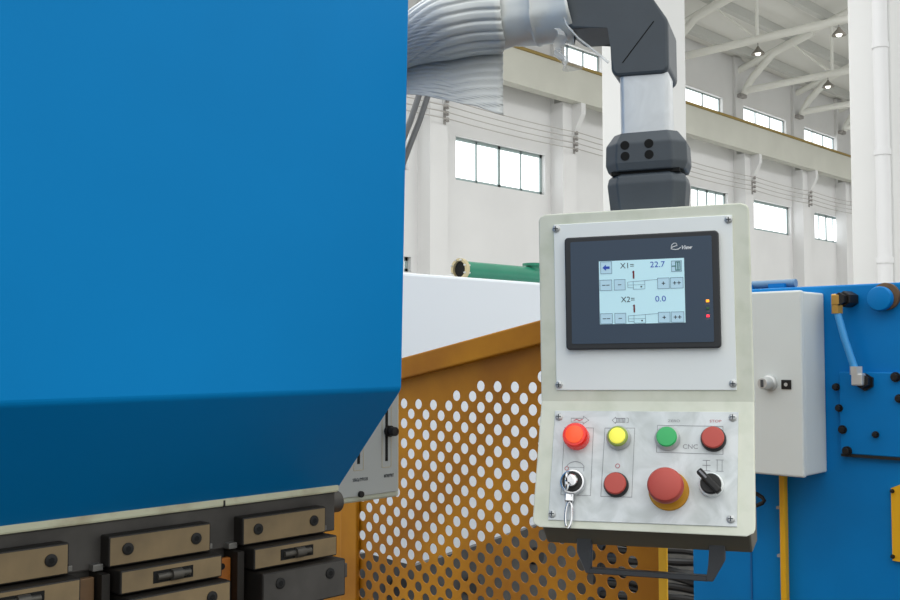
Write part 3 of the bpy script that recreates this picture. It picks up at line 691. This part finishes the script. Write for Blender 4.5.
def _d(b_):
    for q in ([(.0950, -.0775), (.0950, -.0920)], [(.1010, -.0775), (.1010, -.0920)], [(.0935, -.0775), (.1025, -.0775)], [(.0935, -.0920), (.1025, -.0920)]): b_.strip(q, .0006, .0003)
sym(_d, 'grey double bar symbol above the selector')
def _e(b_):
    arc = [(-.0870+.0125*math.cos(R(160-k*14)), -.0945+.0105*math.sin(R(160-k*14))) for k in range(11)]
    b_.strip(arc, .0007, .0003).strip([(-.0965, -.0918), (-.0755, -.0918)], .0005, .0003).strip([(-.0755, -.0965), (-.0755, -.0900)], .0007, .0003)
sym(_e, 'grey turning arc above the key switch')
def _f(b_): b_.strip([(-.0925, -.0275), (-.0890, -.0260), (-.0855, -.0278), (-.0815, -.0262)], .0012, .0003)
sym(_f, 'red squiggle inside the arrow', 'inkpink')
for cx_, cy_, r_ in ((-.0311, -.0885, .0027), (-.0985, -.0935, .0024)):
    sym(lambda b_: b_.strip([(cx_+r_*math.cos(R(30*k)), cy_+r_*math.sin(R(30*k))) for k in range(12)], .0008, .0003, closed=True), 'small reddish circle', 'inkpink')
def button(x, y, base, cap, lab, core=None, lamp_=False, rb=.0163, rc_=.0128):
    d = B(FB).lathe([(rb, 0), (rb, .006), (rb-.0012, .0085), (rc_+.0004, .0095)], (x, y, 0), 32).build('push_button', base, cp, lab, smooth=True)
    B(FB).lathe([(rc_, .008), (rc_, .0115 if not lamp_ else .0155), (rc_-.0012, .013 if not lamp_ else .0172), (rc_*.5, .0134 if not lamp_ else .0182), (.001, .0135 if not lamp_ else .0184)], (x, y, 0), 32).build('cap', cap, d, smooth=True)
    return d
d = B(FB).lathe([(.0172, 0), (.0172, .012), (.0164, .015), (.0150, .0168), (.0085, .0176)], (-.0871, -.0515, 0), 36).build('pilot_lamp', 'redlens', cp, 'lit red pilot lamp', smooth=True)
B(FB).lathe([(.0122, .0168), (.0118, .0184), (.007, .0196), (.001, .0199)], (-.0871, -.0515, 0), 30).build('lens_core', 'redcore', d, smooth=True)
d = button(-.0309, -.0515, 'steel', 'yelring', 'chrome ringed yellow push button', rb=.0160, rc_=.0136)
B(FB).lathe([(.0108, .013), (.0106, .0148), (.008, .0156), (.001, .0158)], (-.0309, -.0515, 0), 30).build('lens', 'yellens', d, smooth=True)
d = button(.0324, -.0512, 'steel', 'greenlens', 'chrome ringed green push button', rb=.0160, rc_=.0132)
button(.0903, -.0512, 'bolt', 'redcap', 'dark red push button at top right', rb=.0160, rc_=.0142)
button(-.0314, -.1140, 'bolt', 'redcap', 'dark red push button at lower left', rb=.0160, rc_=.0142)
es_ = B(FB).lathe([(.0255, 0), (.0255, .0022), (.0245, .003)], (.0355, -.1190, 0), 40).build('emergency_stop', 'estopring', cp, 'red mushroom emergency stop on yellow ring')
B(FB).cyl((.0345, -.1180, .002), (.0345, -.1180, .022), .0145, n=28).build('stem', 'steel', es_, smooth=True)
B(FB).lathe([(.0165, .016), (.0218, .0185), (.0226, .022), (.0222, .029), (.0202, .0325), (.015, .0345), (.001, .0352)], (.0345, -.1180, 0), 40).build('mushroom_head', 'estop', es_, smooth=True)
ks = B(FB).lathe([(.0168, 0), (.0168, .007), (.0156, .010), (.0140, .0104), (.0138, .009), (.001, .009)], (-.0880, -.1130, 0), 36).build('key_switch', 'chrome', cp, 'chrome key switch', smooth=True)
B(FB).lathe([(.0135, .009), (.0132, .0108), (.009, .0112)], (-.0880, -.1130, 0), 32).build('key_face', 'bolt', ks, smooth=True)
B(FB).lathe([(.0088, .011), (.0086, .0165), (.0075, .0178), (.0035, .018)], (-.0880, -.1130, 0), 28).build('key_barrel', 'chrome', ks, smooth=True)
ss = B(FB).lathe([(.0154, 0), (.0154, .005), (.0143, .0075), (.0130, .008), (.001, .0072)], (.0881, -.1105, 0), 36).build('selector_switch', 'white', cp, 'black selector switch in white ring', smooth=True)
B(FB).lathe([(.0131, .0070), (.0128, .012), (.0118, .0132), (.001, .0134)], (.0881, -.1105, 0), 32).build('knob', 'bolt', ss, smooth=True)
mk = M4.Translation((.0881, -.1105, 0)) @ M4.Rotation(R(134), 4, 'Z')
B(FB @ mk).box(-.0165, .0205, -.0042, .0042, .0125, .0225, .002, 2).build('grip', 'bolt', ss)
B(FB @ mk).box(.006, .0185, -.0012, .0012, .0224, .0230, .0003, 1).build('pointer', 'inkgrey', ss)
# key hanging in the switch with its clip
kt = thing('key', 'small chrome key in the switch with a snap clip hanging', 'key', FB @ V((-.090, -.115, .02)))
B(FB).box(-.0892, -.0872, -.1190, -.1080, .0176, .034, .0006, 1).lathe([(.0065, -.0011), (.0065, .0011)], (0, 0, 0), 20, M4.Translation((-.0882, -.1135, .036)) @ M4.Rotation(R(90), 4, 'Y')).build('blade', 'chrome', kt, smooth=True)
ring = [(-.0900+.0*math.cos(R(a_)), -.1215+.0080*math.cos(R(a_)), .0300+.0075*math.sin(R(a_))) for a_ in range(0, 361, 20)]
B(FB).tube(ring, .0010, 8).build('ring', 'chrome', kt, smooth=True)
B(FB).box(-.0965, -.0850, -.1395, -.1290, .004, .0105, .0015).build('swivel', 'chrome', kt)
clip = [(-.0905+.0044*math.sin(R(a_)), -.1565+.0165*math.cos(R(a_))*(1 if math.cos(R(a_)) < 0 else 1.05), .0065) for a_ in range(-150, 181, 15)]
B(FB).tube(clip, .0016, 8).build('snap_hook', 'chrome', kt, smooth=True)
# handle under the box
hz = .012
FUI = FU.inverted(); 
def onpanel(px, py, n_):
    o_ = FUI @ V((0, 0, EYE)); d_ = (FUI.to_3x3() @ ray(px, py)); return o_ + d_*((n_-o_.z)/d_.z)
hb = B(FU)
def hpoly(pts, z0, z1): hb.prism([(q_.x, q_.y, z0) for q_ in (onpanel(px, py, hz) for px, py in pts)], (0, 0, z1-z0), .0012, 1)
hpoly([(576.5, 534), (591.5, 534), (590.5, 554), (590.5, 567.5), (589, 574), (585.5, 573), (576.5, 552)], hz-.012, hz)
hpoly([(709.5, 538), (725, 538), (725, 561), (713, 582), (706, 581.5), (706.5, 576), (709, 566)], hz-.012, hz)
hpoly([(588, 568), (709, 576.3), (708, 582), (587, 573.6)], hz-.012, hz-.001)
hb.build('handle', 'handle', cp, 'black grab handle')

# ================================================================== SUPPORT ARM
sa = thing('support_arm', 'dark grey jointed arm with aluminium tube and silver wrapped boom', 'arm', FU @ V((.005, .112, -.05)))
AX, AZ = .005, -.055
def plan(hx, hz_, c_):  # chamfered rectangle in the x-z plane
    return [(-hx+c_, hz_), (hx-c_, hz_), (hx, hz_-c_), (hx, -hz_+c_), (hx-c_, -hz_), (-hx+c_, -hz_), (-hx, -hz_+c_), (-hx, hz_-c_)]
def stack(levels, name, m, lab=None):
    g = B(FU); rings = []
    for y, hx, hz_, c_ in levels: rings.append([g.bm.verts.new((AX+a_, y, AZ+b_)) for a_, b_ in plan(hx, hz_, c_)])
    for a_, b_ in zip(rings, rings[1:]):
        for k in range(8): g.bm.faces.new((a_[k], a_[(k+1) % 8], b_[(k+1) % 8], b_[k]))
    g.bm.faces.new(rings[0]); g.bm.faces.new(rings[-1][::-1])
    bmesh.ops.recalc_face_normals(g.bm, faces=g.bm.faces)
    es = [e_ for e_ in g.bm.edges if e_.calc_face_angle(0) > R(12)]
    bmesh.ops.bevel(g.bm, geom=es, offset=.0018, segments=2, profile=.5, affect='EDGES')
    return g.build(name, m, sa, lab)
stack([(.108, .050, .040, .016), (.150, .054, .042, .016), (.160, .052, .040, .016), (.164, .046, .036, .014)], 'lower_collar', 'grey')
B(FU).box(AX-.046, AX+.046, .163, .168, AZ-.036, AZ+.036).build('joint_gap', 'hollow', sa)
uc = stack([(.167, .052, .041, .016), (.178, .056, .043, .018), (.205, .055, .043, .018), (.221, .043, .035, .012)], 'upper_collar', 'grey')
for x in (-.0205, .012):
    for y in (.187, .202):
        B(FU).lathe([(.0062, .0), (.0062, .0010)], (x, y, AZ+.0425), 20).build('bolt_hole', 'hollow', uc)
B(FU).box(-.0285, .0375, .215, .325, AZ-.032, AZ+.032, .007, 3, edges=lambda e_: abs(e_.verts[0].co.y-e_.verts[1].co.y) > .05).build('tube', 'alu', sa, 'bright aluminium tube', smooth=True)
# elbow (front outline pushed back)
zb_ = -.112; zf_ = -.018
outl = [(-.0385, .308), (-.033, .301), (.034, .299), (.0405, .306), (.0405, .372), (.008, .425), (-.012, .452), (-.112, .455), (-.112, .392), (-.092, .3745), (-.0385, .3745)]
B(FU).prism([(x, y, zb_) for x, y in outl], (0, 0, zf_-zb_), .004, 2).build('elbow', 'grey', sa)
B(FU).strip([(-.022, .319), (.021, .371)], .0014, zf_+.0004, .0006).build('elbow_seam', 'hollow', sa)
# boom: local axis is -x (toward the press), starting behind the elbow
ay, az = .418, -.055
def ax(s, a_, r): return (-s, ay+r*math.sin(a_), az+r*math.cos(a_))     # a_ = 0 towards viewer, 90 up
B(FU).tube([(-.11, ay, az), (-.23, ay, az), (-.28, ay, az), (-.31, ay-.006, az), (-.35, ay-.022, az), (-.39, ay-.030, az), (-.50, ay-.030, az)], [.034, .034, .033, .030, .028, .028, .028], 24).build('boom_tube', 'alu', sa, smooth=True)
# foil wrap between elbow and sleeve
g = B(FU); n = 36; rings = []
random.seed(9)
for s in [.098, .103, .118, .133, .148, .152, .156, .172, .190, .205, .220]:
    ring_ = []
    for k in range(n):
        a_ = 2*math.pi*k/n
        r = .0435 + .0016*math.sin(a_*3+s*90) + .001*math.sin(a_*7+s*160) + (.0022 if .148 < s < .156 else 0) + (.006*(1-abs(s-.10)/.02) if s < .12 else 0)
        if math.sin(a_) < -.3: r += .003
        ring_.append(g.bm.verts.new(ax(s+.006*math.sin(a_*2) if s < .11 else s, a_, r)))
    rings.append(ring_)
for a_, b_ in zip(rings, rings[1:]):
    for k in range(n): g.bm.faces.new((a_[k], a_[(k+1) % n], b_[(k+1) % n], b_[k]))
fw = g.build('foil_wrap', 'foil', sa, 'smooth silver wrapping', smooth=True)
md = fw['o'].modifiers.new('thick', 'SOLIDIFY'); md.thickness = .0012
B(FU).lathe([(.0455, 0), (.0462, .002), (.0455, .004)], (0, 0, 0), 36, M4.Translation((-.150, ay, az)) @ M4.Rotation(R(-90), 4, 'Y')).build('wrap_band', 'foil', sa, smooth=True)
# corrugated sleeve: goes round the boom and ends in a loose hanging flap
g = B(FU)
cs = []
NR = 360
def dip(s_):
    u = min(1, max(0, (s_-.28)/.12)); return .030*u*u*(3-2*u)
def section(s):
    """points of the cross-section (y, z) for a station s along the boom"""
    u_ = min(1, max(0, (s-.27)/.12)); r = .049-.013*u_*u_*(3-2*u_); pts = []; drop = max(.112 - .40*(s-.198), .03)
    arc_len = r*R(110+122); tot = arc_len + drop; PER = .0152
    for k in range(NR+1):
        t_ = tot*k/NR; ph = (t_ % PER)/PER - .5; w = .0034*(1-math.exp(-(ph/.13)**2)) + .0005*math.sin(s*40+t_*90)
        if t_ < arc_len:
            a2 = R(110) - t_/r; y, z = (r+w)*math.sin(a2), (r+w)*math.cos(a2); q_ = min(1, max(0, (R(-50)-a2)/R(72))); ds = .019*q_*q_*(3-2*q_)
        else:
            u = t_-arc_len; a2 = R(-122); y0_, z0_ = r*math.sin(a2), r*math.cos(a2)
            ty, tz = -.90, .42*(1-math.exp(-u/.012)) - .10; l = math.hypot(ty, tz); ty /= l; tz /= l
            y, z = y0_+ty*u-tz*w, z0_+tz*u-ty*w; ds = .019-.010*u/.11
        pts.append((y-dip(s), z, ds))
    return pts
st_ = [.193+.010*k for k in range(24)]
rows = []
for s in st_:
    wob = .0015*math.sin(s*60)
    rows.append([g.bm.verts.new((-s-ds, ay+y+wob, az+z)) for y, z, ds in section(s)])
for a_, b_ in zip(rows, rows[1:]):
    for k in range(NR): g.bm.faces.new((a_[k], a_[k+1], b_[k+1], b_[k]))
sl = g.build('corrugated_sleeve', 'foil', sa, 'ribbed silver sleeve with a hanging flap', smooth=False)
for p in sl['o'].data.polygons: p.use_smooth = True
md = sl['o'].modifiers.new('thick', 'SOLIDIFY'); md.thickness = .0012
# loose clear film at the elbow
g = B(FU); rows = []
for i in range(10):
    u = i/9; row = []
    for j in range(8):
        v = j/7
        x = -.118+.010*math.sin(v*6+u)+.020*u*v; y = ay-.040-.056*u*(1-.25*abs(v-.4)); z = az+.040-.055*v+.006*math.sin(u*5+v*8)
        row.append(g.bm.verts.new((x+.006*math.sin(u*9), y, z)))
    rows.append(row)
for a_, b_ in zip(rows, rows[1:]):
    for k in range(7): g.bm.faces.new((a_[k], a_[k+1], b_[k+1], b_[k]))
g.build('loose_film', 'film', sa, 'clear plastic film hanging loose', smooth=True)
tp = [V((-.106, .400, -.014)), V((-.098, .378, -.012)), V((-.082, .358, -.012)), V((-.062, .340, -.013)), V((-.041, .320, -.014))]
B(FU).tube(tp, [.0016, .0014, .0014, .0016, .0020], 8).build('film_edge', 'film', sa, 'clear plastic film edge', smooth=True)
# pivot post hidden behind the ram cover
pv = FU @ V((-.475, ay-.030, az))
B().cyl((pv.x-.0, pv.y, zs1-.001), (pv.x, pv.y, pv.z+.06), .024, n=24).build('pivot_post', 'grey', sa, smooth=True)
# two grey hoses hanging beside the ram edge
for px, dx, lab in ((427, 0, 'right one of two grey hoses slanting behind the ram edge under the sleeve'), (418, .012, 'left one of two grey hoses slanting behind the ram edge under the sleeve')):
    a_ = at_Y(px+2, 92, 1.36); b_ = at_Y(px-19, 150, 1.36)
    d_ = (b_-a_); m_ = (a_+b_)/2+V((.0015, 0, -.0015))
    tag(B().tube([a_-d_*.8, a_, m_, b_, b_+d_*.8+V((-.01, 0, -.02)), b_+d_*1.6+V((-.04, 0, -.05)), V((.87, 1.36, b_.z-.28))], .0058, 12).build('grey_hose', 'hosegrey', smooth=True), lab, 'hose', 'grey hoses behind the ram edge')
